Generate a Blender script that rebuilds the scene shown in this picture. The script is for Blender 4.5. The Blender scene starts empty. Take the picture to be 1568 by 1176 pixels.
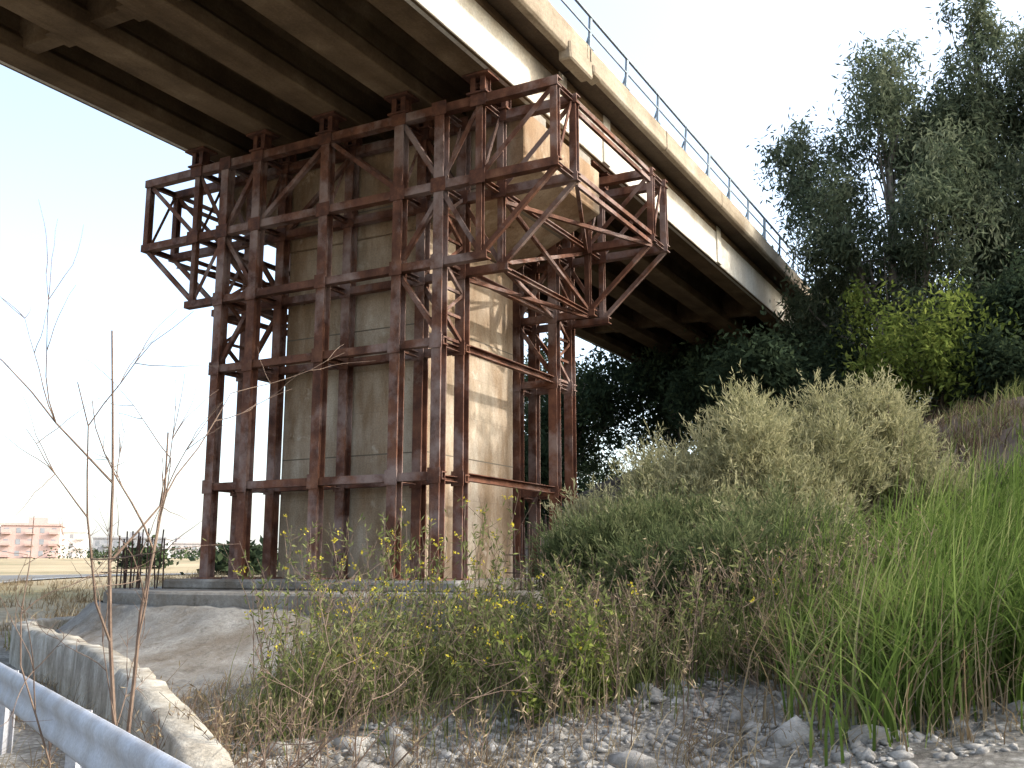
import bpy, math, random, bmesh
import numpy as np
from mathutils import Vector
R=np.random.RandomState(7); random.seed(7)
scene=bpy.context.scene
# ------------------------------------------------------------------ helpers
def smooth(a,b,x):
    t=np.clip((x-a)/(b-a),0,1); return t*t*(3-2*t)
CA,SA=math.cos(math.radians(28.6)),math.sin(math.radians(28.6))
def site(e,n):           # site grid turned 28.6 deg from the bridge axis -> world
    return SA*e+CA*n, -CA*e+SA*n
def empty(name):
    o=bpy.data.objects.new(name,None); scene.collection.objects.link(o); return o
def link(name,me,mat,parent=None):
    o=bpy.data.objects.new(name,me); scene.collection.objects.link(o)
    if mat: me.materials.append(mat)
    if parent: o.parent=parent
    return o
def mesh_np(name,V,F,mat,col=None,parent=None,smoothf=False):
    V=np.asarray(V,dtype=np.float32); F=np.asarray(F,dtype=np.int32); k=F.shape[1]
    me=bpy.data.meshes.new(name)
    me.vertices.add(len(V)); me.vertices.foreach_set('co',V.ravel())
    me.loops.add(F.size); me.loops.foreach_set('vertex_index',F.ravel())
    me.polygons.add(len(F)); me.polygons.foreach_set('loop_start',np.arange(0,F.size,k,dtype=np.int32))
    if smoothf: me.polygons.foreach_set('use_smooth',np.ones(len(F),dtype=bool))
    me.update(calc_edges=True)
    if col is not None:
        a=me.color_attributes.new('Col','FLOAT_COLOR','POINT')
        c=np.ones((len(V),4),dtype=np.float32); c[:,0]=col; c[:,1]=col; c[:,2]=col
        a.data.foreach_set('color',c.ravel())
    return link(name,me,mat,parent)
class MB:
    def __init__(s): s.v=[]; s.f=[]
    def add(s,vs,fs):
        n=len(s.v); s.v+= [tuple(map(float,p)) for p in vs]; s.f+=[tuple(i+n for i in f) for f in fs]
    def box(s,a,b):
        x0,y0,z0=a; x1,y1,z1=b
        s.add([(x0,y0,z0),(x1,y0,z0),(x1,y1,z0),(x0,y1,z0),(x0,y0,z1),(x1,y0,z1),(x1,y1,z1),(x0,y1,z1)],
              [(0,3,2,1),(4,5,6,7),(0,1,5,4),(1,2,6,5),(2,3,7,6),(3,0,4,7)])
    def obox(s,p0,p1,X,Y,x0,x1,y0,y1):
        p0=np.array(p0,float);p1=np.array(p1,float)
        c=[p+X*a+Y*b for p in (p0,p1) for a,b in ((x0,y0),(x1,y0),(x1,y1),(x0,y1))]
        s.add(c,[(0,3,2,1),(4,5,6,7),(0,1,5,4),(1,2,6,5),(2,3,7,6),(3,0,4,7)])
    def member(s,p0,p1,W,H,kind='H',up=(0,0,1),t=.018):
        p0=np.array(p0,float);p1=np.array(p1,float);z=p1-p0;z/=np.linalg.norm(z)
        up=np.array(up,float); X=np.cross(up,z)
        if np.linalg.norm(X)<1e-3: X=np.cross((1.,0,0),z)
        X/=np.linalg.norm(X); Y=np.cross(z,X)
        if kind=='B': s.obox(p0,p1,X,Y,-W/2,W/2,-H/2,H/2)
        elif kind=='H':
            s.obox(p0,p1,X,Y,-W/2,W/2,H/2-t,H/2); s.obox(p0,p1,X,Y,-W/2,W/2,-H/2,-H/2+t)
            s.obox(p0,p1,X,Y,-t/2,t/2,-H/2+t,H/2-t)
        elif kind=='C':
            s.obox(p0,p1,X,Y,-W/2,W/2,H/2-t,H/2); s.obox(p0,p1,X,Y,-W/2,W/2,-H/2,-H/2+t)
            s.obox(p0,p1,X,Y,W/2-t,W/2-.001,-H/2+t,H/2-t)
        elif kind=='L':
            s.obox(p0,p1,X,Y,-W/2,W/2,-H/2,-H/2+t); s.obox(p0,p1,X,Y,-W/2,-W/2+t,-H/2+t,H/2)
    def prism(s,poly,axis,a,b):
        n=len(poly)
        def P(q,c):
            return {'x':(c,q[0],q[1]),'y':(q[0],c,q[1]),'z':(q[0],q[1],c)}[axis]
        s.add([P(q,a) for q in poly]+[P(q,b) for q in poly],
              [tuple(range(n))[::-1],tuple(range(n,2*n))]+[(i,(i+1)%n,(i+1)%n+n,i+n) for i in range(n)])
    def tube(s,pts,rad,k=6):
        pts=[np.array(p,float) for p in pts]; V=[];F=[]
        for i,p in enumerate(pts):
            d=pts[min(i+1,len(pts)-1)]-pts[max(i-1,0)]; d/=max(np.linalg.norm(d),1e-6)
            X=np.cross(d,(0.3,0.9,0.1)); X/=np.linalg.norm(X); Y=np.cross(d,X)
            for j in range(k):
                a=2*math.pi*j/k; V.append(p+(X*math.cos(a)+Y*math.sin(a))*rad[i])
        for i in range(len(pts)-1):
            for j in range(k):
                F.append((i*k+j,i*k+(j+1)%k,(i+1)*k+(j+1)%k,(i+1)*k+j))
        s.add(V,F)
    def build(s,name,mat,parent=None,bevel=0,fixn=True):
        me=bpy.data.meshes.new(name); me.from_pydata(s.v,[],s.f); me.update()
        if fixn:
            bm=bmesh.new(); bm.from_mesh(me); bmesh.ops.recalc_face_normals(bm,faces=bm.faces); bm.to_mesh(me); bm.free()
        o=link(name,me,mat,parent)
        if bevel:
            m=o.modifiers.new('b','BEVEL'); m.width=bevel; m.segments=1; m.limit_method='ANGLE'
        return o
# ------------------------------------------------------------------ materials
def newmat(name):
    m=bpy.data.materials.new(name); m.use_nodes=True; nt=m.node_tree; nt.nodes.clear()
    out=nt.nodes.new('ShaderNodeOutputMaterial'); return m,nt,out
def N(nt,t,**k):
    n=nt.nodes.new(t)
    for a,b in k.items(): setattr(n,a,b)
    return n
def ramp(nt,src,stops):
    r=N(nt,'ShaderNodeValToRGB'); e=r.color_ramp.elements
    while len(e)<len(stops): e.new(.5)
    for i,(p,c) in enumerate(stops): e[i].position=p; e[i].color=(*c,1)
    nt.links.new(src,r.inputs['Fac']); return r.outputs['Color']
def noise(nt,co,scale,detail=6,rough=.6,stretch=None):
    if stretch:
        mp=N(nt,'ShaderNodeMapping'); mp.inputs['Scale'].default_value=stretch
        nt.links.new(co,mp.inputs['Vector']); co=mp.outputs[0]
    n=N(nt,'ShaderNodeTexNoise'); n.inputs['Scale'].default_value=scale
    n.inputs['Detail'].default_value=detail; n.inputs['Roughness'].default_value=rough
    nt.links.new(co,n.inputs['Vector']); return n.outputs['Fac']
def mixc(nt,f,a,b,mode='MIX'):
    m=N(nt,'ShaderNodeMix',data_type='RGBA',blend_type=mode)
    for s,x in ((0,f),(6,a),(7,b)):
        if isinstance(x,bpy.types.NodeSocket): nt.links.new(x,m.inputs[s])
        elif s==0: m.inputs[0].default_value=x
        else: m.inputs[s].default_value=(*x,1)
    return m.outputs[2]
def surf(name,stops,scale=2.,streak=None,rough=.85,bump=.3,bscale=25.,extra=None,metal=0):
    m,nt,out=newmat(name); tc=N(nt,'ShaderNodeTexCoord'); co=tc.outputs['Object']
    c=ramp(nt,noise(nt,co,scale),stops)
    if streak:
        (sx,sc,amt)=streak
        s=ramp(nt,noise(nt,co,sx,5,.65,sc),[(.35,(amt,amt*.93,amt*.85)),(.62,(1,1,1))])
        c=mixc(nt,1.,c,s,'MULTIPLY')
    fine=ramp(nt,noise(nt,co,bscale,4,.7),[(.3,(.78,.78,.78)),(.7,(1.12,1.12,1.12))])
    c=mixc(nt,1.,c,fine,'MULTIPLY')
    if extra: c=extra(nt,co,c)
    b=N(nt,'ShaderNodeBsdfPrincipled'); nt.links.new(c,b.inputs['Base Color']); b.inputs['Roughness'].default_value=rough
    b.inputs['Metallic'].default_value=metal
    b.inputs['Specular IOR Level'].default_value=.25
    bm=N(nt,'ShaderNodeBump'); bm.inputs['Strength'].default_value=bump; bm.inputs['Distance'].default_value=.03
    nt.links.new(noise(nt,co,bscale,6,.7),bm.inputs['Height']); nt.links.new(bm.outputs[0],b.inputs['Normal'])
    nt.links.new(b.outputs[0],out.inputs[0]); return m
def lift_lines(nt,co,c):
    sx=N(nt,'ShaderNodeSeparateXYZ'); nt.links.new(co,sx.inputs[0])
    def line(sock,per,off,wd):
        a=N(nt,'ShaderNodeMath',operation='ADD'); a.inputs[1].default_value=off; nt.links.new(sock,a.inputs[0])
        p=N(nt,'ShaderNodeMath',operation='PINGPONG'); p.inputs[1].default_value=per/2; nt.links.new(a.outputs[0],p.inputs[0])
        l=N(nt,'ShaderNodeMath',operation='LESS_THAN'); l.inputs[1].default_value=wd; nt.links.new(p.outputs[0],l.inputs[0])
        return l.outputs[0]
    st=ramp(nt,noise(nt,co,.8,7,.7,(1,1,.35)),[(.42,(.60,.47,.35)),(.58,(1,1,1))]); c=mixc(nt,.8,c,st,'MULTIPLY')
    sp=ramp(nt,noise(nt,co,5,3,.5),[(.24,(.30,.23,.17)),(.31,(1,1,1))]); c=mixc(nt,.75,c,sp,'MULTIPLY')
    pale=ramp(nt,noise(nt,co,1.7,6,.7),[(.60,(0,0,0)),(.70,(.6,.6,.6))]); c=mixc(nt,pale,c,(.56,.52,.45))
    tp=N(nt,'ShaderNodeMapRange'); tp.inputs[1].default_value=3.5; tp.inputs[2].default_value=7.; tp.inputs[4].default_value=.5; nt.links.new(sx.outputs['Z'],tp.inputs[0])  # darker brown upwards, rust-lit tone put into the colour
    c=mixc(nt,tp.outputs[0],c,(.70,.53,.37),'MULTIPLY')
    c=mixc(nt,line(sx.outputs['Z'],2.4,.35,.012),c,(.13,.11,.085))
    f=N(nt,'ShaderNodeMath',operation='MULTIPLY'); f.inputs[1].default_value=.3
    nt.links.new(line(sx.outputs['Z'],.8,.35,.006),f.inputs[0])
    c=mixc(nt,f.outputs[0],c,(.15,.12,.09))
    return c
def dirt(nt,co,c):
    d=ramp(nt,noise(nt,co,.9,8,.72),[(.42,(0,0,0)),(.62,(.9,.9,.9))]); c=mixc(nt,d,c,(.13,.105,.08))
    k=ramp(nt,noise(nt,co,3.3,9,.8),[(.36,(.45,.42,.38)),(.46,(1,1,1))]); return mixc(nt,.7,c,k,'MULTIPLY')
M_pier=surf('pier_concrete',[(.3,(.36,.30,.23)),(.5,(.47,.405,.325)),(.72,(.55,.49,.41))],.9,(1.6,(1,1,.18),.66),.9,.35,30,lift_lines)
M_deck=surf('deck_concrete',[(.3,(.25,.20,.145)),(.55,(.37,.315,.24)),(.75,(.47,.42,.34))],.8,(1.2,(.25,1,1),.6),.9,.4,20)
M_web=surf('edge_girder_sunlit_concrete',[(.3,(.56,.53,.47)),(.7,(.70,.67,.61))],.8,(1.2,(1,1,.3),.8),.9,.3,20)  # girder concrete made paler, sunlit glare put into the colour
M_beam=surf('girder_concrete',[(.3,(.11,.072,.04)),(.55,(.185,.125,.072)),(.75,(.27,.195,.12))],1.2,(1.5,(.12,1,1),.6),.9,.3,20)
M_under=surf('deck_shaded_underside',[(.3,(.055,.038,.026)),(.7,(.11,.08,.055))],1.,(1.5,(.12,1,1),.7),.95,.3,20)  # slab concrete darkened, shade between the girders put into the colour
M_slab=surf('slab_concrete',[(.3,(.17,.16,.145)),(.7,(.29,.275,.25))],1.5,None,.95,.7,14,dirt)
M_plinth=surf('plinth_concrete',[(.3,(.20,.18,.15)),(.7,(.33,.30,.26))],1.5,None,.95,.4,18)
M_wall=surf('kerb_wall_concrete',[(.3,(.30,.27,.22)),(.7,(.55,.52,.46))],2.5,(3,(1,1,.4),.55),.95,.8,14)
def rustf(nt,co,c):
    p=ramp(nt,noise(nt,co,.9,7,.68),[(.47,(0,0,0)),(.62,(.9,.9,.9))])
    return mixc(nt,p,c,(.24,.175,.155))
M_rust=surf('rusty_painted_steel',[(.28,(.065,.027,.018)),(.5,(.145,.060,.036)),(.72,(.235,.11,.065))],3.,(2,(1,1,.25),.5),.8,.3,60,rustf)
M_rust2=surf('rusted_steel',[(.3,(.04,.02,.016)),(.55,(.11,.045,.028)),(.75,(.19,.085,.048))],5.,None,.8,.4,60)
M_bar=surf('rebar_steel',[(.3,(.03,.02,.018)),(.7,(.08,.045,.035))],8,None,.8,.2,60)
M_galv=surf('guardrail_steel',[(.3,(.38,.40,.45)),(.7,(.50,.52,.57))],2.,(3,(1,1,.5),.75),.65,.05,50,None,.0)
M_rail=surf('railing_steel',[(.3,(.16,.20,.24)),(.7,(.28,.33,.37))],3.,None,.6,.1,50,None,.0)
M_asph=surf('asphalt',[(.3,(.11,.105,.10)),(.7,(.19,.185,.175))],.6,None,.95,.3,40)
M_paint=surf('road_paint',[(.3,(.6,.6,.58)),(.7,(.8,.8,.78))],4,None,.9,.1,40)
M_stone=surf('limestone',[(.3,(.19,.175,.155)),(.5,(.31,.29,.265)),(.7,(.45,.43,.40))],3,None,.95,.6,30)
M_bark=surf('bark',[(.3,(.12,.10,.085)),(.7,(.32,.29,.25))],4,(4,(1,1,.2),.6),.9,.4,30)
M_twig=surf('dry_twig',[(.3,(.10,.065,.05)),(.7,(.21,.15,.11))],6,None,.9,.1,30)
def foliage(name,stops,trans=.35,patch=.5):
    m,nt,out=newmat(name); at=N(nt,'ShaderNodeAttribute',attribute_name='Col')
    tc=N(nt,'ShaderNodeTexCoord'); n=noise(nt,tc.outputs['Object'],patch,2)
    mm=N(nt,'ShaderNodeMath',operation='MULTIPLY_ADD'); mm.inputs[1].default_value=.7; 
    nt.links.new(at.outputs['Fac'],mm.inputs[0])
    m2=N(nt,'ShaderNodeMath',operation='MULTIPLY'); m2.inputs[1].default_value=.35; nt.links.new(n,m2.inputs[0]); nt.links.new(m2.outputs[0],mm.inputs[2])
    c=ramp(nt,mm.outputs[0],stops)
    d=N(nt,'ShaderNodeBsdfDiffuse'); t=N(nt,'ShaderNodeBsdfTranslucent'); mx=N(nt,'ShaderNodeMixShader'); mx.inputs[0].default_value=trans
    nt.links.new(c,d.inputs[0]); nt.links.new(c,t.inputs[0]); nt.links.new(d.outputs[0],mx.inputs[1]); nt.links.new(t.outputs[0],mx.inputs[2])
    nt.links.new(mx.outputs[0],out.inputs[0]); return m
F_euc=foliage('eucalyptus_leaves',[(.1,(.035,.048,.03)),(.5,(.085,.105,.062)),(.95,(.20,.215,.14))],.42)
F_dark=foliage('dark_leaves',[(.1,(.018,.028,.017)),(.6,(.042,.06,.034)),(.95,(.09,.115,.05))],.3)
F_yel=foliage('yellowgreen_leaves',[(.1,(.06,.085,.02)),(.6,(.15,.19,.045)),(.95,(.28,.30,.08))],.45)
F_tam=foliage('tamarisk_sprays',[(.1,(.075,.082,.042)),(.42,(.22,.215,.11)),(.85,(.46,.42,.25))],.4)
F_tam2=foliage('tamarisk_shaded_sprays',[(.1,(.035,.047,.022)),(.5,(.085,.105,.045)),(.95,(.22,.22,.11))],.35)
F_reed=foliage('reed_blades',[(.1,(.045,.070,.018)),(.45,(.12,.18,.04)),(.75,(.22,.28,.08)),(.93,(.34,.31,.15))],.45)
F_weed=foliage('weed_leaves',[(.1,(.05,.065,.025)),(.5,(.13,.155,.05)),(.9,(.27,.27,.12))],.45)
F_dry=foliage('dry_grass',[(.1,(.13,.09,.055)),(.5,(.25,.185,.11)),(.9,(.42,.34,.22))],.35)
F_hill=foliage('dry_hill_scrub',[(.1,(.06,.042,.03)),(.5,(.14,.10,.068)),(.9,(.27,.21,.14))],.3)
F_flow=foliage('yellow_flowers',[(.1,(.40,.32,.03)),(.9,(.62,.53,.08))],.4)
# ------------------------------------------------------------------ terrain
ROAD=[(-30,-52),(-16,-26),(-8,-10),(-.6,5),(4,14),(12,28),(24,41),(40,49),(62,56),(100,66),(170,80)]
def catmull(P,n=12):
    P=[np.array(p,float) for p in P]; P=[2*P[0]-P[1]]+P+[2*P[-1]-P[-2]]; o=[]
    for i in range(1,len(P)-2):
        for k in range(n):
            t=k/n; a,b,c,d=P[i-1:i+3]
            o.append(.5*((2*b)+(-a+c)*t+(2*a-5*b+4*c-d)*t*t+(-a+3*b-3*c+d)*t**3))
    o.append(P[-2]); return o
RC=np.array(catmull(ROAD,14))
def base_h(u,v):
    s=(u-5.1)*.868-(v-4.9)*.497; D=np.sqrt(u*u+v*v)
    front=smooth(-8,2,v*0+ (u*.46+v*.89))
    b=-1.6+1.1*np.maximum(smooth(.4,8,s)*front,smooth(16,60,D)*smooth(-10,25,v))+2.6*smooth(80,280,D)
    q=u-.9*v-12; h=.38*np.log1p(np.exp(np.clip(q*1.2,-30,60)))/1.2; h=9.2*(1-np.exp(-h/9.2*1.15))
    h=np.minimum(h,8.9)
    h=h*(1-smooth(17,27,v))
    return b+h
def roaddist(u,v):
    sh=u.shape; u=u.ravel();v=v.ravel(); d=np.full(u.shape,1e9)
    for p in RC[::2]: d=np.minimum(d,(u-p[0])**2+(v-p[1])**2)
    return np.sqrt(d).reshape(sh)
def nz(u,v,f,seed):
    r=np.random.RandomState(seed); o=0
    for i in range(7):
        a=r.uniform(0,6.28); k=f*r.uniform(.5,1.8); o=o+np.sin((u*math.cos(a)+v*math.sin(a))*k+r.uniform(0,6.28)+1.3*np.sin(v*k*.7*math.cos(a+1)))
    return o/7
def terrain(u,v):
    u=np.asarray(u,float);v=np.asarray(v,float); h=base_h(u,v)
    rough=.09*nz(u,v,2.2,1)+.05*nz(u,v,6,2)
    D=np.sqrt(u*u+v*v); far=smooth(20,80,D)
    rough=rough+far*.25*nz(u,v,.15,3)
    hill=smooth(13,20,u-.9*v)*(.35*nz(u,v,.9,4)+.10*nz(u,v,3.1,8))
    m=smooth(4.0,6.5,roaddist(u,v)+0.*u)
    return h+(rough+hill)*m
def axis(lo,hi,step,ext,g):
    a=list(np.arange(lo,hi,step)); x=hi;s=step
    while x<ext: a.append(x); s*=g; x+=s
    a.append(ext); x=lo;s=step;b=[]
    while x>-ext*.5: s*=g; x-=s; b.append(x)
    return np.array(b[::-1]+a)
ax=axis(-4,30,.25,2500,1.07); ay=axis(-10,30,.25,2500,1.07)
U,Vv=np.meshgrid(ax,ay,indexing='ij'); Z=terrain(U,Vv)
P=np.stack([U,Vv,Z],-1).reshape(-1,3); nx,ny=len(ax),len(ay)
I=np.arange(nx*ny).reshape(nx,ny); Fq=np.stack([I[:-1,:-1],I[1:,:-1],I[1:,1:],I[:-1,1:]],-1).reshape(-1,4)
m,nt,out=newmat('ground_soil'); tc=N(nt,'ShaderNodeTexCoord'); co=tc.outputs['Object']
near=ramp(nt,noise(nt,co,1.4,8,.7),[(.32,(.14,.12,.10)),(.46,(.26,.24,.215)),(.60,(.42,.40,.37))])
vo=N(nt,'ShaderNodeTexVoronoi'); vo.inputs['Scale'].default_value=17; vo.inputs['Randomness'].default_value=1; nt.links.new(co,vo.inputs['Vector'])
peb=ramp(nt,vo.outputs['Distance'],[(.15,(1.15,1.15,1.15)),(.55,(.55,.54,.52))]); near=mixc(nt,.8,near,peb,'MULTIPLY')
pc=N(nt,'ShaderNodeSeparateXYZ'); nt.links.new(vo.outputs['Color'],pc.inputs[0])
tone=ramp(nt,pc.outputs[0],[(.0,(.6,.58,.55)),(1.,(1.25,1.24,1.22))]); near=mixc(nt,.8,near,tone,'MULTIPLY')
farc=ramp(nt,noise(nt,co,.05,8,.65),[(.35,(.17,.15,.07)),(.5,(.30,.23,.13)),(.65,(.38,.31,.19))])
hillc=ramp(nt,noise(nt,co,.7,8,.7),[(.35,(.06,.042,.032)),(.55,(.13,.09,.065)),(.72,(.25,.19,.145))])
sx=N(nt,'ShaderNodeSeparateXYZ'); nt.links.new(co,sx.inputs[0])
ln=N(nt,'ShaderNodeVectorMath',operation='LENGTH'); nt.links.new(co,ln.inputs[0])
mr=N(nt,'ShaderNodeMapRange'); mr.inputs[1].default_value=18; mr.inputs[2].default_value=40; nt.links.new(ln.outputs['Value'],mr.inputs[0])
mh=N(nt,'ShaderNodeMapRange'); mh.inputs[1].default_value=-.4; mh.inputs[2].default_value=.6; nt.links.new(sx.outputs['Z'],mh.inputs[0])
c=mixc(nt,mr.outputs[0],near,farc); c=mixc(nt,mh.outputs[0],c,hillc)
mf=N(nt,'ShaderNodeMapRange'); mf.inputs[1].default_value=70; mf.inputs[2].default_value=110; nt.links.new(ln.outputs['Value'],mf.inputs[0]); c=mixc(nt,mf.outputs[0],c,farc)
b=N(nt,'ShaderNodeBsdfPrincipled'); b.inputs['Roughness'].default_value=.95; nt.links.new(c,b.inputs['Base Color'])
bm=N(nt,'ShaderNodeBump'); bm.inputs['Distance'].default_value=.08; bm.inputs['Strength'].default_value=.9; nt.links.new(noise(nt,co,9,8,.75),bm.inputs['Height']); nt.links.new(bm.outputs[0],b.inputs['Normal'])
nt.links.new(b.outputs[0],out.inputs[0])
mesh_np('ground',P,Fq,m,smoothf=True)
T=np.gradient(RC,axis=0); T/=np.linalg.norm(T,axis=1)[:,None]; Nn=np.stack([-T[:,1],T[:,0]],1)
def ribbon(name,o0,o1,dz,mat,parent,sel=None):
    V=[];F=[]
    K=7
    for i,(p,n) in enumerate(zip(RC,Nn)):
        for j in range(K):
            q=p+n*(o0+(o1-o0)*j/(K-1)); V.append((q[0],q[1],float(base_h(np.array(q[0]),np.array(q[1])))+dz))
    for i in range(len(RC)-1):
        if sel and not sel(i): continue
        for j in range(K-1): F.append((i*K+j,(i+1)*K+j,(i+1)*K+j+1,i*K+j+1))
    return mesh_np(name,V,F,mat,parent=parent)
road=empty('road'); ribbon('asphalt_surface',-3.4,3.4,.05,M_asph,road)
ribbon('edge_line_a',-3.1,-2.98,.058,M_paint,road); ribbon('edge_line_b',2.98,3.1,.058,M_paint,road)
ribbon('centre_dashes',-.06,.06,.058,M_paint,road,lambda i:i%3==0)
# ------------------------------------------------------------------ pier
def make_pier(u0,u1):
    parent=empty('bridge_pier')
    b=MB(); b.prism([(9.95,-1.6),(13.33,-1.6),(13.33,6.298),(9.95,6.298)],'x',u0+.02,u1-.02); b.build('shaft',M_pier,parent,.03)
    b=MB(); b.prism([(7.9,8.2),(15.38,8.2),(15.38,7.25),(13.35,6.3),(9.93,6.3),(7.9,7.25)],'x',u0,u1); b.build('hammerhead_cap',M_pier,parent,.02)
    b=MB()
    for g in (8.28,9.96,11.64,13.32,15.0):
        b.box((u0+.3,g-.32,8.2),(u0+1.0,g+.32,8.40)); b.box((u1-1.0,g-.32,8.2),(u1-.3,g+.32,8.40))
        b.box((u0+.42,g-.22,8.4),(u0+.88,g+.22,8.5)); b.box((u1-.88,g-.22,8.4),(u1-.42,g+.22,8.5))
    b.build('bearing_plinths',M_plinth,parent)
make_pier(14.95,18.33); make_pier(-19.5,-16.1)
foot=empty('concrete_footing')
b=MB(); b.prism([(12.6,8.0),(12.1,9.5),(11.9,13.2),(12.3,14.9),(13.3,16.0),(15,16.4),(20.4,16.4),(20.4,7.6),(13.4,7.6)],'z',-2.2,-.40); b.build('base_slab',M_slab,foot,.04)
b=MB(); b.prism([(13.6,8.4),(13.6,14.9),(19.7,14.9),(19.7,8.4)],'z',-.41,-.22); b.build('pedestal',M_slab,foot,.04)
W=np.array(catmull([(3.6,2.4),(4.4,3.7),(5.1,4.9),(6.3,7.0),(7.6,8.9),(9.2,11.6),(10.5,14.1),(11.5,15.9),(13.0,17.1),(15.2,17.4)],8))
Tw=np.gradient(W,axis=0);Tw/=np.linalg.norm(Tw,axis=1)[:,None];Nw=np.stack([-Tw[:,1],Tw[:,0]],1)
prof=[(-.17,-2.3),(-.17,-1.0),(-.14,-.96),(.12,-.95),(.16,-1.0),(.19,-2.3)]
V=[];F=[];L=len(prof)
for i,(p,n) in enumerate(zip(W,Nw)):
    dip=-.85*float(1-smooth(4,26,i))-.03*random.random()-(.08 if i in (17,29,30) else 0)
    for (o,z) in prof:
        q=p+n*(o+random.uniform(-.02,.02)); V.append((q[0],q[1],z+(dip if z>-2 else 0)+random.uniform(-.02,.02)))
for i in range(len(W)-1):
    for j in range(L-1): F.append((i*L+j,i*L+j+1,(i+1)*L+j+1,(i+1)*L+j))
mesh_np('low_retaining_wall',V,F,M_wall)
slabe=[(12.55,8.1),(12.3,8.9),(12.05,10.0),(11.98,11.5),(11.88,13.2),(12.28,14.9),(13.3,16.02),(15,16.42)]
SE=np.array(catmull(slabe,6)); wi=np.linspace(28,len(W)-1,len(SE)).astype(int)
V=[];F=[];K=14
for i in range(len(SE)):
    p=W[wi[i]]-Nw[wi[i]]*.22; q=SE[i]
    for j in range(K+1):
        t=j/K; x=p*(1-t)+q*t; z=-1.20+(.58)*smooth(0,1,t**1.1); tz=float(base_h(np.array(x[0]),np.array(x[1]))); bl=float(smooth(0,16,i))
        V.append((x[0],x[1],(tz-.06)*(1-bl)+z*bl+random.uniform(-.03,.03)))
for i in range(len(SE)-1):
    for j in range(K): F.append((i*(K+1)+j,(i+1)*(K+1)+j,(i+1)*(K+1)+j+1,i*(K+1)+j+1))
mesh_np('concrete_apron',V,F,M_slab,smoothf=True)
# ------------------------------------------------------------------ bridge deck
bridge=empty('concrete_girder_bridge')
GV=(8.28,9.96,11.64,13.32,15.0)
spans=[(-18,16.52),(16.6,51)]
b=MB()
for (a,c) in spans:
    for g in GV:
        b.prism([(g-.33,8.5),(g+.33,8.5),(g+.33,8.78),(g+.20,8.92),(g+.20,9.3),(g+.38,9.45),(g+.38,9.6),(g-.38,9.6),(g-.38,9.45),(g-.20,9.3),(g-.20,8.92),(g-.33,8.78)],'x',a,c)
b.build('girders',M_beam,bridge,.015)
b=MB()
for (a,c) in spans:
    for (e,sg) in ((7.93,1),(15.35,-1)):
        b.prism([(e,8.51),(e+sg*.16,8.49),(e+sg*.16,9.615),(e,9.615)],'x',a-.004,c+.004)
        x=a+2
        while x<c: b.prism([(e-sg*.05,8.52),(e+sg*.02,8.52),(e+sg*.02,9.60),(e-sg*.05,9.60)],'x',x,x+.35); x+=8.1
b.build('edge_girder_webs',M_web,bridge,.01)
b=MB()
for (a,c) in spans: b.prism([(7.45,9.62),(15.85,9.62),(15.85,9.9),(7.45,9.9)],'x',a,c)
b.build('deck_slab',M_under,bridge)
b=MB()
for (a,c) in spans:
    for e,sg in ((7.28,1),(16.0,-1)):
        lowz=9.46 if a<0 else 9.55
        x=a
        while x<c-.1:
            x2=min(x+4.3,c); o=random.uniform(-.012,.012)
            b.prism([(e+o,lowz+.05),(e+o+sg*.05,lowz),(e+sg*.168,lowz),(e+sg*.168,10.05),(e+sg*.03+o,10.05),(e+o,10.0)],'x',x+.01,x2-.01); x=x2
        b.prism([(e+sg*.17,9.9),(e+sg*.55,9.9),(e+sg*.55,10.0),(e+sg*.17,10.0)],'x',a,c)
b.build('deck_edge_beams',M_deck,bridge,.01)
b=MB()
for u in (-17.5,-9,1.0,9.8,16.1,17.0,25,33.5,42,50):
    for i in range(4):
        g0,g1=GV[i]+.2,GV[i+1]-.2
        b.prism([(g0,8.62),(g1,8.62),(g1,9.61),(g0,9.61)],'x',u-.14,u+.14)
        b.prism([(g0+.0,8.60),(g0+.45,8.61),(g0+.0,9.05)],'x',u-.24,u+.24)
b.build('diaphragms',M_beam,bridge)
b=MB()
b.prism([(7.20,9.28),(7.47,9.28),(7.47,9.62),(7.22,9.66)],'x',15.5,16.5)
b.prism([(7.22,9.5),(7.46,9.42),(7.46,9.64),(7.24,9.7)],'x',16.62,17.0)
b.build('joint_blocks',M_deck,bridge,.03)
b=MB(); b.prism([(50.4,2),(52,2),(52,10.0),(51.2,10.0),(51.2,8.45),(50.4,8.45)],'y',7.0,16.3)
b.build('abutment',M_deck,bridge)
rl=empty('bridge_railing'); 
for side,e in (('right',7.36),('left',15.92)):
    b=MB()
    u=-17.5
    sg=-1 if side=='right' else 1
    while u<50.8:
        b.member((u,e,10.04),(u+random.uniform(-.03,.03),e+sg*.05+random.uniform(-.02,.02),10.74),.07,.05,'B')
        b.member((u,e-sg*.12,10.06),(u,e,10.36),.04,.03,'B')
        b.box((u-.08,e-.06,10.05),(u+.08,e+.06,10.07))
        u+=1.9
    b.member((-17.6,e+sg*.05,10.74),(50.9,e+sg*.05,10.74),.05,.045,'B'); b.member((-17.6,e+sg*.03,10.42),(50.9,e+sg*.03,10.42),.03,.03,'B')
    b.build(side+'_rails',M_rail,rl)
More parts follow.
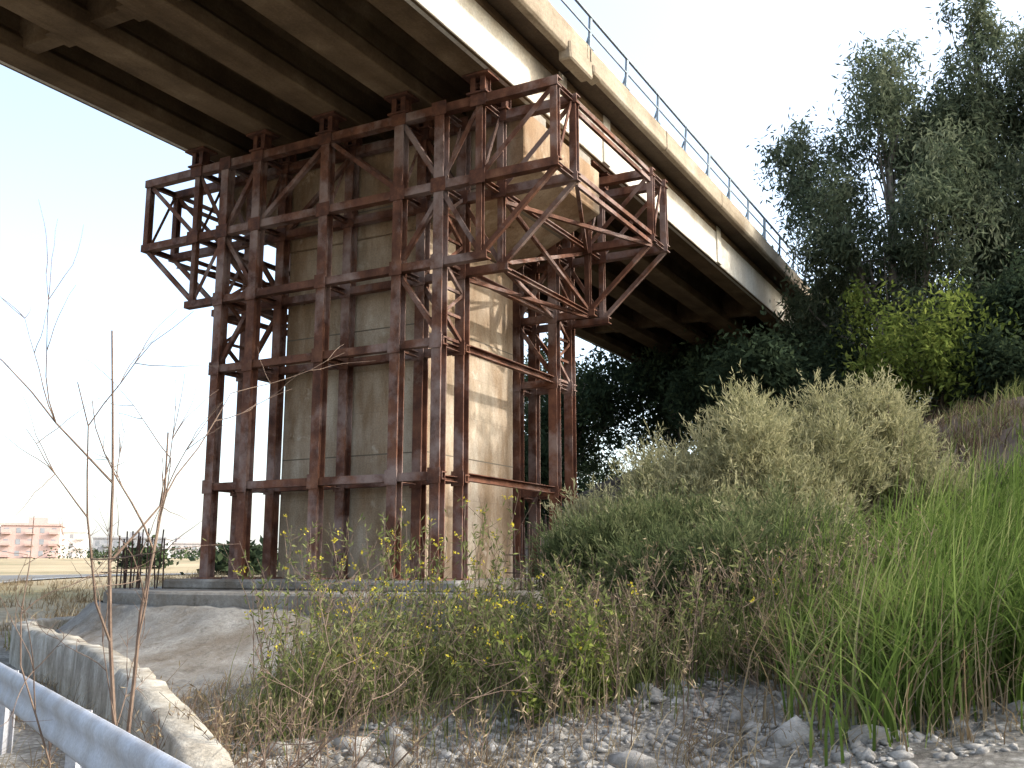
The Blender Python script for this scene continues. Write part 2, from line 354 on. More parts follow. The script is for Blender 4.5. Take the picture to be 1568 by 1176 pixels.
# ------------------------------------------------------------------ steel shoring
sc=empty('steel_shoring_frame')
PU=[14.03,14.78,18.5,19.25]; CV=[9.07,9.94,11.64,13.34,14.2]; TV=[6.83,8.27,9.07,9.94,11.64,13.34,14.2,15.0,16.43]
b=MB()
for u in PU:
    for v in CV: 
        b.member((u,v,-.22),(u,v,7.93),.19,.20,'H',up=(1,0,0),t=.022)
        b.box((u-.2,v-.2,-.23),(u+.2,v+.2,-.19))
        for w in (5.2,3.8,1.5):
            b.box((u-.125,v-.125,w-.13),(u-.107,v+.125,w+.13)); 
b.build('columns',M_rust,sc)
b=MB()
for u in PU:
    b.member((u,6.74,8.03),(u,16.52,8.03),.17,.16,'C',t=.02)
    b.member((u,6.74,6.6),(u,16.52,6.6),.17,.15,'C',t=.02)
    b.member((u-.004,8.1,5.2),(u-.004,15.15,5.2),.16,.14,'C',t=.02)
    for w in (3.8,1.5): b.member((u-.004,8.93,w),(u-.004,14.34,w),.15,.14,'C',t=.02)
    for v in (6.83,8.27,15.0,16.43): b.member((u,v,6.68),(u,v,7.94),.13,.13,'H',up=(1,0,0))
    for v in (8.27,15.0): b.member((u,v,5.28),(u,v,6.52),.11,.11,'H',up=(1,0,0))
b.build('truss_chords',M_rust,sc)
b=MB()
for u in PU:
    off=.03
    D=[(11.64,8,13.34,6.65),(11.64,8,9.94,6.65),(9.94,8,9.07,6.65),(13.34,8,14.2,6.65),(9.07,6.65,8.27,8),(14.2,6.65,15.0,8),(8.27,6.65,6.83,8),(15.0,6.65,16.43,8)]
    for a,w0,c,w1 in D: b.member((u+off,a,w0),(u+off,c,w1),.09,.09,'L',up=(1,0,0),t=.014)
    for a,w0,c,w1 in [(6.83,6.55,8.27,5.25),(16.43,6.55,15.0,5.25),(8.27,5.25,9.07,6.55),(15.0,5.25,14.2,6.55),
                      (9.07,6.5,9.94,5.3),(14.2,6.5,13.34,5.3),(9.94,5.1,9.07,3.9),(13.34,5.1,14.2,3.9)]:
        b.member((u+off,a,w0),(u+off,c,w1),.085,.08,'L',up=(1,0,0),t=.014)
for (ua,ub) in ((14.03,14.78),(18.5,19.25)):
    for v in CV:
        for w in (5.2,3.8,1.5): b.member((ua+.1,v+.02,w-.02),(ub-.1,v+.02,w-.02),.09,.1,'C',t=.012)
    for v in TV:
        for w in (8.03,6.6): b.member((ua+.08,v+.02,w),(ub-.08,v+.02,w),.09,.1,'C',t=.012)
        b.member((ua+.08,v+.03,6.65),(ub-.08,v+.03,7.98),.06,.06,'L',t=.01)
    for v in (9.07,14.2):
        w=3.9; k=0
        while w<6.5:
            b.member((ua+.08,v-.03,w+(0 if k%2 else .42)),(ub-.08,v-.03,w+(.42 if k%2 else 0)),.06,.06,'L',t=.01)
            b.member((ua+.08,v-.01,w),(ub-.08,v-.01,w),.05,.05,'B'); w+=.45;k+=1
for v in (9.07,14.2):
    for w in (5.2,3.8,1.5): b.member((14.87,v,w+.05),(18.42,v,w+.05),.11,.14,'C',t=.014)
for v in (6.83,16.43):
    for w in (8.03,7.85,6.7,6.5): b.member((14.86,v,w),(18.44,v,w),.06,.08,'L',t=.014)
for v in (8.27,15.0):
    for w in (6.6,5.2): b.member((14.86,v,w),(18.44,v,w),.08,.1,'C',t=.014)
    b.member((14.86,v,6.5),(18.44,v,5.3),.07,.07,'L',t=.012); b.member((14.86,v+.08,5.3),(18.44,v+.08,6.5),.07,.07,'L',t=.012)
for (va,vb) in ((6.83,8.27),(15.0,16.43)):
    b.member((14.86,va,6.52),(18.44,vb,6.52),.07,.07,'L',t=.012); b.member((14.86,vb,6.44),(18.44,va,6.44),.07,.07,'L',t=.012)
for (va,vb) in ((8.27,9.07),(14.2,15.0)):
    b.member((14.86,va,5.2),(18.44,vb,5.2),.07,.07,'L',t=.012); b.member((14.86,vb,5.12),(18.44,va,5.12),.07,.07,'L',t=.012)
b.build('bracing',M_rust,sc)
b=MB()
for ua in (14.03,18.5):
    for g in GV:
        for du in (0,.75):
            b.box((ua+du-.16,g-.20,8.118),(ua+du+.16,g+.20,8.15)); 
            b.member((ua+du,g-.10,8.15),(ua+du,g-.10,8.44),.1,.2,'H',up=(1,0,0)); b.member((ua+du,g+.10,8.15),(ua+du,g+.10,8.44),.1,.2,'H',up=(1,0,0))
            b.box((ua+du-.2,g-.26,8.44),(ua+du+.2,g+.26,8.485))
        b.member((ua-.05,g,8.3),(ua+.8,g,8.3),.12,.1,'C')
b.build('jack_blocks',M_rust2,sc)
b=MB()
for u in PU:
    for v in TV[1:-1]:
        for w in (8.03,6.6): b.box((u-.118,v-.15,w-.13),(u-.104,v+.15,w+.13))
b.build('gusset_plates',M_rust2,sc)
def bars(pts):
    rb=empty('starter_bars'); b=MB()
    for (u0,v0,n0,n1,h) in pts:
        for i in range(n0):
            for j in range(n1):
                x=u0+i*.19+random.uniform(-.04,.04); y=v0+j*.19+random.uniform(-.04,.04)
                b.tube([(x,y,-.42),(x+random.uniform(-.05,.05),y+random.uniform(-.05,.05),h+random.uniform(-.18,.12))],[.014,.014],5)
        for z in (.0,.3): b.tube([(u0-.1,v0-.03,z-.1),(u0-.1,v0+n1*.19,z-.1)],[.010,.010],4)
    b.build('bars',M_bar,rb)
bars([(13.3,15.0,3,6,.62)]); bars([(15.2,8.0,7,2,.85)])
# ------------------------------------------------------------------ guardrail
gr=empty('guardrail')
G0=np.array((1.4,-.35)); gd=np.array((.459,.888)); gn=np.array((-gd[1],gd[0]))
profW=[(0,-.16),(.03,-.13),(.045,-.09),(.03,-.045),(.015,0),(.03,.045),(.045,.09),(.03,.13),(0,.16),(-.012,.155)]
V=[];F=[];L=len(profW)
for i in range(30):
    p=G0+gd*i*.6
    for (o,z) in profW:
        q=p+gn*(o+.05); V.append((q[0],q[1],-.99+z))
for i in range(29):
    for j in range(L-1): F.append((i*L+j,i*L+j+1,(i+1)*L+j+1,(i+1)*L+j))
o=mesh_np('w_beam',V,F,M_galv,parent=gr,smoothf=True); s=o.modifiers.new('s','SOLIDIFY'); s.thickness=.006
b=MB()
for i in range(0,30,5):
    p=G0+gd*(i*.6+.7)-gn*.03; b.member((p[0],p[1],-1.9),(p[0],p[1],-.9),.10,.10,'H',up=(1,0,0),t=.01)
    for z in (-1.07,-.91): b.tube([(p[0]+gn[0]*.07,p[1]+gn[1]*.07,z),(p[0]+gn[0]*.10,p[1]+gn[1]*.10,z)],[.02,.02],6)
b.build('posts',M_galv,gr)
# ------------------------------------------------------------------ buildings
def building(name,c,L_,D_,Hh,fl,bays,col,rot):
    e=empty(name); e.location=(c[0],c[1],0); e.rotation_euler=(0,0,rot)
    z0=float(base_h(np.array(c[0]*1.),np.array(c[1]*1.)))-.5
    mt=surf(name+'_render',[(.3,tuple(x*.85 for x in col)),(.7,col)],.3,None,.9,.1,5)
    g=surf(name+'_glass',[(.3,(.22,.23,.25)),(.7,(.3,.31,.33))],.5,None,.3,.02,5)
    b=MB(); b.box((-D_/2,-L_/2,z0),(D_/2,L_/2,z0+Hh)); b.box((-D_/2-.3,-L_/2-.3,z0+Hh),(D_/2+.3,L_/2+.3,z0+Hh+.5))
    b.box((-2,-3,z0+Hh+.5),(2,1,z0+Hh+2.0)); b.build('walls',mt,e)
    b=MB(); fh=Hh/fl; bw=L_/bays
    s=MB()
    for i in range(fl):
        for j in range(bays):
            y=-L_/2+bw*(j+.5); z=z0+fh*(i+.35)
            b.box((-D_/2-.05,y-bw*.2,z),(-D_/2+.1,y+bw*.2,z+fh*.45))
            if j%2==0: s.box((-D_/2-1.,y-bw*.4,z-.25),(-D_/2-.01,y+bw*.4,z+.05)); s.box((-D_/2-1.05,y-bw*.4,z+.05),(-D_/2-.95,y+bw*.4,z+.8))
    b.build('windows',g,e); s.build('balconies',mt,e)
def far(x,d): return site(x*d,d)
building('apartment_building',far(-.475,230),12,12,7.6,3,5,(.50,.36,.33),math.radians(48))
building('apartment_building',far(-.435,240),6,11,6.4,3,3,(.68,.66,.64),math.radians(48))
building('apartment_building',far(-.52,235),7,11,7.6,3,3,(.70,.67,.64),math.radians(48))
building('warehouse',far(-.375,300),20,14,6.5,2,8,(.36,.36,.38),math.radians(40))
building('warehouse',far(-.33,320),16,14,5.5,2,6,(.42,.39,.39),math.radians(52))
# ------------------------------------------------------------------ vegetation generators
def unit(a): return a/np.maximum(np.linalg.norm(a,axis=-1,keepdims=True),1e-6)
def leafquads(C,Ln,Wd,bias,seed,rnd=1.0):
    r=np.random.RandomState(seed); n=len(C)
    d=unit(r.normal(size=(n,3))*rnd+bias); s=unit(np.cross(d,r.normal(size=(n,3))))
    Ln=Ln*r.uniform(.6,1.3,(n,1)); Wd=Wd*r.uniform(.7,1.3,(n,1))
    V=np.stack([C,C+d*Ln*.45+s*Wd/2,C+d*Ln,C+d*Ln*.45-s*Wd/2],1).reshape(-1,3)
    return V,np.arange(4*n).reshape(-1,4)
def tree(name,base,lobes,nclus,nleaf,Ln,Wd,mat,seed,droop=-.5,clr=.55,trunks=1,trad=.2,limb=.22,power=.45):
    r=np.random.RandomState(seed); e=empty(name); e_=np.array(base,float)
    L2=[]
    for l in lobes:
        L2.append((l[0],l[1],l[2],l[3]*.8,l[4]*.8,l[5]*.8))
        for q in range(5):
            d=unit(r.normal(size=3)+np.array([0,0,.2])); f=r.uniform(.28,.5); L2.append((l[0]+d[0]*l[3]*.85,l[1]+d[1]*l[4]*.85,l[2]+d[2]*l[5]*.9,l[3]*f,l[4]*f,l[5]*f*r.uniform(.8,1.5)))
    vol=np.array([l[3]*l[4]*l[5] for l in L2])**.7; vol/=vol.sum()
    C=[]
    for l,f in zip(L2,vol):
        k=max(3,int(nclus*f)); d=unit(r.normal(size=(k,3))); rad=r.uniform(.1,1,(k,1))**power*r.uniform(.85,1.15,(k,1))
        C.append(e_+np.array(l[:3])+d*rad*np.array(l[3:]))
    C=np.concatenate(C); n=len(C)
    cs=clr*r.uniform(.5,1.4,(n,1,1))
    Lp=(C[:,None,:]+r.normal(size=(n,nleaf,3))*cs*np.array([.42,.42,.6])).reshape(-1,3)
    tone=np.repeat(r.uniform(.0,1,n),nleaf)*.6+r.uniform(0,.4,n*nleaf)
    V,F=leafquads(Lp,Ln,Wd,np.array([0,0,droop]),seed+1)
    mesh_np('crown',V,F,mat,np.repeat(tone,4),e)
    b=MB()
    for t in range(trunks):
        off=np.array([r.uniform(-.8,.8),r.uniform(-.8,.8),0])*(trunks>1)
        for l in lobes[t::trunks]:
            tgt=e_+np.array(l[:3]); p0=e_+off+np.array([0,0,-.5]); pts=[];K=7
            wob=r.normal(size=(K+1,3))*.12
            for i in range(K+1):
                s=i/K; q=p0*(1-s)+tgt*s; q=q+wob[i]*min(s*2,1)
                q[:2]=p0[:2]+(tgt[:2]-p0[:2])*s**1.7+wob[i,:2]*s; pts.append(q)
            b.tube(pts,[trad*(1-.85*i/K) for i in range(K+1)],7)
            cl=C[np.argsort(((C-tgt)**2).sum(1))[:60]]
            for q in cl[::5]:
                st=pts[r.randint(3,K+1)]; b.tube([st,(st+q)/2+r.normal(size=3)*.1,q],[trad*limb,trad*limb*.5,.01],4)
    b.build('trunk_and_limbs',M_bark,e,fixn=False)
    return e
def th(u,v): return float(terrain(np.array([u*1.]),np.array([v*1.]))[0])
def onb(u,v): return (u,v,th(u,v))
EA=(.25,.060,F_euc)
tree('unseen_shade_eucalyptus',onb(32.0,3.9),[(0,0,9.2,2.2,1.8,1.9),(-.6,1.9,7.2,1.7,1.5,1.6),(-.3,3.0,8.0,1.0,.9,.9),(1,-1.6,8.2,2.1,1.9,1.9),(0,.8,4.9,2.1,2.1,1.9),(-1,-1.6,5.2,2.1,2.1,2.3),(0,2.4,3.4,1.2,1.4,1.3),(0,-.2,11.0,1.0,.9,.9),(-.4,-1.,2.6,2,2.2,1.6)],720,75,*EA,11,-.9,.55)
tree('unseen_shade_eucalyptus',onb(33.5,.9),[(0,0,10.2,1.8,1.8,1.9),(0,1.6,8.4,1.8,1.8,1.8),(1,-2,8.6,2.2,2.0,2.1),(0,0,5.4,2.5,2.5,2.2),(0,.3,12.3,.8,.8,1.2),(0,0,2.8,2.2,2.6,1.8)],700,75,*EA,12,-.9,.55)
tree('unseen_shade_eucalyptus',onb(34.5,-2.2),[(0,0,9.8,2.3,2.1,2.0),(0,-2.4,8.0,2.2,2.3,2.1),(1,1.4,7.4,2.3,2.1,2.1),(0,-1,4.4,2.8,2.8,2.4),(0,0,2.4,2.5,2.8,1.8)],680,75,*EA,13,-.9,.55)
tree('unseen_shade_eucalyptus',onb(22.0,-4.2),[(0,0,4.8,2.2,2.0,1.5),(-.5,1.0,3.2,1.8,1.5,1.3),(.8,-1.3,6.6,1.8,1.8,1.5)],230,60,.30,.08,F_euc,14,-.9,.62)  # out-of-view tree added to cast dappled shade on the pier's side face
for i,(u,v,s) in enumerate([(31.0,5.6,1.0),(30.4,2.2,1.0),(29.2,-.6,1.0),(34,6.6,1.1),(31.5,-3,1.3),(36.5,3,1.6),(28.9,3.2,1.25),(34.5,-.5,1.4),(36,-3.5,1.6),(33,2.5,1.3),(28.6,5.2,.6),(27.6,1.2,.5)]):
    tree('embankment_shrub',onb(u,v),[(0,0,1.4*s,1.7*s,1.7*s,1.5*s),(.8*s,.9*s,2.1*s,1.1*s,1.1*s,1.0*s),(-.8*s,-.9*s,1.2*s,1.2*s,1.2*s,1.2*s)],140,55,.20,.075,F_dark if i!=6 else F_yel,30+i,-.2,.5,2,.08)
for i,(u,v,s) in enumerate([(37,17.5,1.5),(43,21,1.9),(33,19.5,.9),(48,17,1.7),(38,13,1.2),(30,15.8,.7),(43,11,1.5),(54,26,2.2),(33,9.5,.9),(38,8,1.3),(29,7.5,.75),(41,14.5,1.4)]):
    tree('dark_tree',onb(u,v),[(0,0,2.0*s,1.9*s,1.9*s,1.9*s),(.9*s,.8*s,3.1*s,1.2*s,1.2*s,1.2*s),(-.8*s,-.9*s,2.6*s,1.3*s,1.3*s,1.3*s)],170,60,.27,.10,F_dark,50+i,-.2,.6,1,.12)
b_c=[];r=np.random.RandomState(5)
for i in range(170):
    x=r.uniform(-.75,.35); d=r.uniform(200,330); u,v=site(x*d,d); z=float(base_h(np.array(u),np.array(v)))
    s=r.uniform(1.0,2.2); k=110
    b_c.append(np.array([u,v,z+s*.6])+r.normal(size=(k,3))*np.array([s*1.5,s*1.5,s*.45]))
for i,(x,d,s) in enumerate([(-.365,110,1.3),(-.27,62,.8),(-.255,64,.8)]):
    u,v=site(x*d,d); z=float(base_h(np.array(u),np.array(v))); k=900
    b_c.append(np.array([u,v,z+s*.9])+r.normal(size=(k,3))*np.array([s,s,s*.55]))
C=np.concatenate(b_c); V,F=leafquads(C,.6,.4,np.array([0,0,0.]),6)
mesh_np('distant_tree_line',V,F,F_dark,np.repeat(r.uniform(0,1,len(C)),4))
def tamarisk(name,base,lobes,npl,seed,mat=F_tam,K=14):
    r=np.random.RandomState(seed); e=empty(name); B=np.array(base,float); b=MB()
    L2=[]
    for l in lobes:
        L2.append(l)
        for q in range(5):
            d=unit(r.normal(size=3)+np.array([0,0,.6])); f=r.uniform(.2,.4); L2.append((l[0]+d[0]*l[3]*1.0,l[1]+d[1]*l[4]*1.0,l[2]+d[2]*l[5]*1.0,l[3]*f,l[4]*f,l[5]*f*1.7))
    lobes=L2
    vol=np.array([(l[3]*l[4]*l[5])**.67 for l in lobes]);vol/=vol.sum()
    Pp=[];Dd=[];Tn=[]
    for l,f in zip(lobes,vol):
        k=max(6,int(npl*f)); d=unit(r.normal(size=(k,3))+np.array([0,0,.35])); rad=r.uniform(.1,1,(k,1))**.4
        lump=1+.25*np.sin(d[:,:1]*7+seed)*np.sin(d[:,1:2]*6+d[:,2:]*5)
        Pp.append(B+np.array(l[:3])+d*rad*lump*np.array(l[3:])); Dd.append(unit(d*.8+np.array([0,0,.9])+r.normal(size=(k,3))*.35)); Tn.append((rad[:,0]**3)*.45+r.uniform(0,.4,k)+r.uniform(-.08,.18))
        for q in range(4):
            tip=Pp[-1][r.randint(k)]; p0=B+r.normal(size=3)*np.array([.25,.25,0])-np.array([0,0,.2]); mid=(p0+tip)/2+np.array([0,0,.25])+r.normal(size=3)*.12
            b.tube([p0,mid,tip],[.035,.02,.005],5)
    Pp=np.concatenate(Pp);Dd=np.concatenate(Dd);Tn=np.concatenate(Tn);n=len(Pp)
    ln=r.uniform(.2,.6,(n,1,1)); t=np.linspace(0,1,K)[None,:,None]
    X=Pp[:,None,:]+Dd[:,None,:]*ln*t+np.array([0,0,-.10])*t*t
    X=X.reshape(-1,3)+r.normal(size=(n*K,3))*.012
    V,F=leafquads(X,.11,.016,np.repeat(Dd,K,0)*1.4,seed+1,.7)
    tone=np.repeat(Tn,K)+r.uniform(-.05,.1,n*K)
    mesh_np('sprays',V,F,mat,np.repeat(tone,4),e); b.build('stems',M_twig,e,fixn=False)
def S(e,n):
    u,v=site(e,n); return onb(u,v)
def sl(de,dn,dz,a,b_,c_):
    u,v=site(de,dn); return (u,v,dz,a,b_,c_)
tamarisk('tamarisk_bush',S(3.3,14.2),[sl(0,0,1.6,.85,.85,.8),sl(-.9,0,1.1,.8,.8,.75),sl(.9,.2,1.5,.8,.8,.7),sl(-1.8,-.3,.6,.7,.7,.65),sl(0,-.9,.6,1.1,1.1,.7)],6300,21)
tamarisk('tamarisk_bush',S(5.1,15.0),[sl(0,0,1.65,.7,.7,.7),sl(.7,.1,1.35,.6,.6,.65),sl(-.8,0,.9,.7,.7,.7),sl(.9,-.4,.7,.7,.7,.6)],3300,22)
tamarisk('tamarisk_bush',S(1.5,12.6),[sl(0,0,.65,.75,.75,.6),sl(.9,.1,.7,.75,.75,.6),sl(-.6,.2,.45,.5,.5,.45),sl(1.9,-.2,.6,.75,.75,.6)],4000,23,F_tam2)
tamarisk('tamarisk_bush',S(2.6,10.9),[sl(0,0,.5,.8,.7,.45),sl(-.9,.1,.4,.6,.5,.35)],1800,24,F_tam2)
def blades(B,H,Wd,bend,seed,seg=4):
    r=np.random.RandomState(seed); n=len(B); a=r.uniform(0,6.283,n); ld=np.stack([np.cos(a),np.sin(a),0*a],1)
    a2=a+r.uniform(.6,2.5,n); sd=np.stack([np.cos(a2),np.sin(a2),0*a],1)
    H=np.asarray(H)[:,None]; bd=(bend*r.uniform(.2,1.9,n))[:,None]; V=[]
    for i in range(seg+1):
        t=i/seg; p=B+np.array([0,0,1.])*H*(t-.35*bd*t*t)+ld*H*bd*t*t
        w=Wd*(1-t)**.7*.5+.001; V+= [p+sd*w,p-sd*w]
    V=np.stack(V,1); k=2*(seg+1); F=[]
    base=np.arange(n)[:,None]*k
    for i in range(seg): F.append(base+np.array([[2*i,2*i+1,2*i+3,2*i+2]]))
    return V.reshape(-1,3),np.concatenate(F),k
def scatter(n,e0,e1,n0,n1,seed,clump=0,mask=None):
    r=np.random.RandomState(seed)
    if clump:
        ce=r.uniform(e0,e1,clump);cn=r.uniform(n0,n1,clump); i=r.randint(0,clump,n); e=ce[i]+r.normal(size=n)*.22; m=cn[i]+r.normal(size=n)*.22
    else: e=r.uniform(e0,e1,n); m=r.uniform(n0,n1,n)
    if mask is not None: k=mask(e,m); e=e[k];m=m[k]
    u,v=site(e,m); return np.stack([u,v,terrain(u,v)-.03],1)
def grasspatch(name,B,hmin,hmax,Wd,bend,mat,seed,seg=4,hs=None,pw=1.):
    r=np.random.RandomState(seed); H=(hmin+(hmax-hmin)*r.uniform(0,1,len(B))**pw)*(1+.35*nz(B[:,0],B[:,1],1.6,seed))
    if hs is not None: H=H*hs(B)
    V,F,k=blades(B,H,Wd,bend,seed,seg); tone=np.clip(r.uniform(0,1,len(B))**1.2+.3*nz(B[:,0],B[:,1],2,seed+1),0,1)
    mesh_np(name,V,F,mat,np.repeat(tone,k))
def inslab(e,n):
    u=SA*e+CA*n; v=-CA*e+SA*n
    return ((u>11.7)&(u<20.5)&(v>7.5)&(v<16.5))
def inapron(e,n):
    u=SA*e+CA*n; v=-CA*e+SA*n
    return (v>10.4)&(u>8.4)&(u<12.3)
notpier=lambda e,n: ~inslab(e,n)&~inapron(e,n)
rh=lambda B:.82+.085*np.clip(SA*B[:,0]-CA*B[:,1]-2,0,5)
grasspatch('reed_bed',scatter(8500,2.3,8.5,6.9,11.2,41,240,lambda e,n:e>1.75+.22*(n-6.5)),.7,1.75,.020,.6,F_reed,42,5,rh)
grasspatch('reed_bed',scatter(3600,4.4,11,11.2,15.0,43,120),.5,1.3,.024,.5,F_reed,44,4)
grasspatch('dry_reeds',scatter(2600,2.0,8.5,6.9,12.2,141,160),.4,1.4,.012,.8,F_dry,142,4)
grasspatch('wild_grass',scatter(5200,-2.6,2.4,8.9,13.2,45,120,notpier),.3,1.15,.010,.5,F_weed,46,3,None,1.7)
grasspatch('wild_grass',scatter(3600,.2,3.4,8.7,12.0,47,90),.25,.9,.011,.5,F_weed,48,3)
grasspatch('dry_grass',scatter(7500,-6,3.5,6.7,13,49,230,notpier),.08,.42,.007,.7,F_dry,50,3)
grasspatch('dry_grass',scatter(2200,-7,-2,9.5,15,149,60,lambda e,n:~inslab(e,n)),.08,.35,.008,.7,F_dry,150,3)
grasspatch('hill_scrub',scatter(15000,4,24,15,34,51,700),.2,.6,.022,.6,F_hill,52,3)
grasspatch('hillside_grass',scatter(5000,4,22,14,30,53,260),.25,.7,.025,.5,F_weed,54,3)
grasspatch('roadside_grass',scatter(7000,-22,-6,14,45,55,400,notpier),.15,.5,.03,.5,F_dry,56,3)
grasspatch('roadside_grass',scatter(2600,-14,-6.2,13.5,20,57,90,notpier),.25,.8,.02,.4,F_weed,58,3)
def weeds(name,B,hmin,hmax,seed,nl=20,fl=.5,stem=M_twig,lm=F_weed,ll=.09,lw=.02,nb=(2,5)):
    r=np.random.RandomState(seed); e=empty(name); b=MB(); LC=[];FC=[]
    for p in B:
        h=r.uniform(hmin,hmax); a=r.uniform(0,6.28); le=r.uniform(.05,.35)*h; bx=np.array([math.cos(a),math.sin(a),0])*le
        pts=[p+np.array([0,0,h*t])+bx*t*t for t in (0,.35,.7,1)]
        b.tube(pts,[.007,.006,.004,.002],4)
        for k in range(nl):
            t=r.uniform(.12,1)**.8; q=p+np.array([0,0,h*t])+bx*t*t; LC.append(q+r.normal(size=3)*.02)
        for k in range(r.randint(*nb)):
            t=r.uniform(.4,.95); q=p+np.array([0,0,h*t])+bx*t*t; tip=q+np.array([r.normal()*.13,r.normal()*.13,r.uniform(.1,.35)])
            b.tube([q,tip],[.003,.0015],3)
            for z in range(4): LC.append(q+(tip-q)*r.uniform(0,1))
            if r.rand()<fl: 
                for z in range(6): FC.append(tip+r.normal(size=3)*.018)
    b.build('stalks',stem,e,fixn=False)
    LC=np.array(LC); V,F=leafquads(LC,ll,lw,np.array([0,0,.5]),seed+1); mesh_np('leaves',V,F,lm,np.repeat(r.uniform(0,1,len(LC)),4),e)
    if FC:
        FC=np.array(FC); V,F=leafquads(FC,.03,.026,np.array([0,0,.3]),seed+2); mesh_np('flower_heads',V,F,F_flow,np.repeat(r.uniform(0,1,len(FC)),4),e)
weeds('flowering_weeds',scatter(110,-2.7,-.1,10.3,12.6,61,0,notpier),.9,2.05,62,16,.4)
weeds('flowering_weeds',scatter(190,-2.2,.9,9.3,11.6,63,0,notpier),.4,1.1,64,34,.2)
weeds('shrubby_weeds',scatter(150,.3,3.4,9.0,11.8,65,0),.4,1.15,66,34,.05)
weeds('shrubby_weeds',scatter(26,.1,.9,8.5,9.4,265,0),.3,.8,266,46,.15,M_twig,F_yel,.07,.03)
weeds('dry_weeds',scatter(190,.3,3.6,8.7,11.5,165,0),.4,1.15,166,3,0,M_twig,F_dry,.06,.012,(4,9))
weeds('dry_weeds',scatter(110,-3.5,2.5,7.4,10,67,0,notpier),.2,.6,68,5,0,M_twig,F_dry,.07,.012,(3,7))
def stalk(b,p,d,L_,r0,depth,r):
    pts=[p];K=6;q=p.copy();dd=d.copy()
    for i in range(K):
        dd=unit(dd+r.normal(size=3)*.10+np.array([0,0,.015])); q=q+dd*L_/K; pts.append(q.copy())
    b.tube(pts,[r0*(1-.65*i/K) for i in range(K+1)],5)
    if depth>0:
        for k in range(r.randint(2,5)):
            i=r.randint(2,K+1); nd=unit(dd*.8+r.normal(size=3)*.5+np.array([0,0,.15])); stalk(b,pts[i],nd,L_*r.uniform(.35,.6),r0*.55*(1-.4*i/K)+.0012,depth-1,r)
for sd,(e,n),L_,tilt in ((3,(-2.68,7.0),3.3,(-.10,0)),(8,(-2.62,7.1),2.6,(.06,.05)),(12,(-3.0,6.9),2.0,(-.22,0)),(15,(-1.9,7.4),1.2,(.6,0)),(19,(-2.2,7.5),1.3,(.9,-.1)),(27,(-1.6,8.0),1.2,(.4,.1)),(33,(-1.9,7.2),1.3,(1.2,0)),(35,(-1.0,7.8),1.1,(1.0,.1)),(41,(-1.75,6.3),1.2,(1.1,.2)),(43,(-1.55,6.5),1.0,(.5,0)),(47,(-1.3,6.6),.9,(1.5,.3)),(52,(-2.4,7.0),1.2,(-.7,.1))):
    r=np.random.RandomState(sd); b=MB(); p=np.array(S(e,n)); tu,tv=site(*tilt)
    stalk(b,p,unit(np.array([tu,tv,1.])),L_,.018 if L_>2 else .008,3,r); b.build('dry_stalk_plant',M_twig,None,fixn=False)
# stones
r=np.random.RandomState(9); V=[];F=[]
bm_=bmesh.new(); bmesh.ops.create_icosphere(bm_,subdivisions=1,radius=1); iv=np.array([v.co[:] for v in bm_.verts]); ifc=np.array([[v.index for v in f.verts] for f in bm_.faces]); bm_.free()
B=scatter(4500,-3.0,3.8,6.3,9.6,71,0); B2=scatter(2200,-2.6,3.4,6.5,9.6,72,40)
for p in np.concatenate([B,B2]):
    s=.008+.045*r.rand()**3.2+(.12*r.rand() if r.rand()<.014 else 0); 
    ang=r.uniform(0,6.28); ca,sa=math.cos(ang),math.sin(ang)
    q=iv*(1+r.uniform(-.42,.42,(len(iv),1)))*np.array([s*r.uniform(.8,1.7),s*r.uniform(.7,1.2),s*r.uniform(.4,.85)])
    q=np.stack([q[:,0]*ca-q[:,1]*sa,q[:,0]*sa+q[:,1]*ca,q[:,2]],1)+p+np.array([0,0,.03+s*.05])
    F.append(ifc+len(V)*len(iv)); V.append(q)
mesh_np('rubble_stones',np.concatenate(V),np.concatenate(F),M_stone)
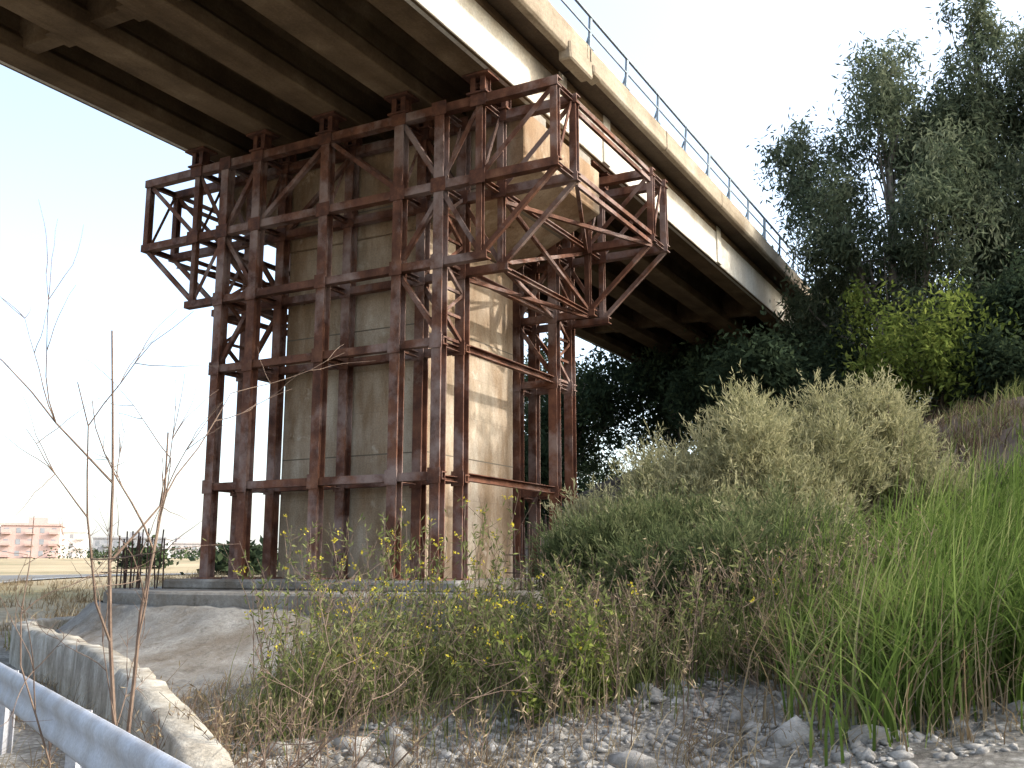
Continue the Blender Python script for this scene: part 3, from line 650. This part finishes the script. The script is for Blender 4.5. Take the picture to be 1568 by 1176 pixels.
# ------------------------------------------------------------------ light
el=math.radians(30); sd=np.array([.34,-.94]); sd/=np.linalg.norm(sd)
S_=Vector((sd[0]*math.cos(el),sd[1]*math.cos(el),math.sin(el)))
L=bpy.data.lights.new('sun','SUN'); L.energy=5; L.angle=math.radians(.5); L.color=(1,.95,.86)
lo=bpy.data.objects.new('sun',L); lo.rotation_euler=S_.to_track_quat('Z','Y').to_euler(); scene.collection.objects.link(lo)
w=bpy.data.worlds.new('World'); scene.world=w; w.use_nodes=True; nt=w.node_tree
bg=nt.nodes['Background']; sky=nt.nodes.new('ShaderNodeTexSky'); sky.sky_type='NISHITA'; sky.sun_disc=False
sky.sun_elevation=el; sky.sun_rotation=math.atan2(sd[0],sd[1]); sky.dust_density=4.; sky.air_density=1.; sky.ozone_density=1.
tc=nt.nodes.new('ShaderNodeTexCoord')
def vm(op,a,bv):
    n=nt.nodes.new('ShaderNodeVectorMath'); n.operation=op
    for i,x in enumerate((a,bv)):
        if isinstance(x,bpy.types.NodeSocket): nt.links.new(x,n.inputs[i])
        else: n.inputs[i].default_value=x
    return n
def mt(op,a,bv=0.):
    n=nt.nodes.new('ShaderNodeMath'); n.operation=op
    for i,x in enumerate((a,bv)):
        if isinstance(x,bpy.types.NodeSocket): nt.links.new(x,n.inputs[i])
        else: n.inputs[i].default_value=x
    return n.outputs[0]
dot=vm('DOT_PRODUCT',tc.outputs['Generated'],tuple(S_)).outputs['Value']
g=mt('POWER',mt('MAXIMUM',mt('ADD',mt('MULTIPLY',dot,.6),.4),0.),1.6)
sp=nt.nodes.new('ShaderNodeSeparateXYZ'); nt.links.new(tc.outputs['Generated'],sp.inputs[0])
hz=mt('POWER',mt('SUBTRACT',1.,mt('ABSOLUTE',sp.outputs['Z'])),4.)
a=vm('MULTIPLY',sky.outputs[0],(2.6,2.8,2.9)).outputs[0]
g3=nt.nodes.new('ShaderNodeCombineXYZ')
amt=mt('ADD',mt('MULTIPLY',g,5.2),mt('MULTIPLY',hz,4.))
for i,k in enumerate((1.,.985,.95)): nt.links.new(mt('MULTIPLY',mt('ADD',amt,1.3),k),g3.inputs[i])
tot=vm('ADD',a,g3.outputs[0]).outputs[0]
nt.links.new(tot,bg.inputs[0]); bg.inputs[1].default_value=.145
# ------------------------------------------------------------------ camera
cam=bpy.data.cameras.new('camera'); co_=bpy.data.objects.new('camera',cam); scene.collection.objects.link(co_)
cam.lens=35.04; cam.sensor_width=36; cam.clip_end=6000; cam.clip_start=.05
co_.location=(0,0,0); co_.rotation_euler=(math.radians(100.4),0,math.radians(28.6-90)); scene.camera=co_
scene.view_settings.view_transform='Standard'; scene.view_settings.look='None'; scene.view_settings.exposure=0
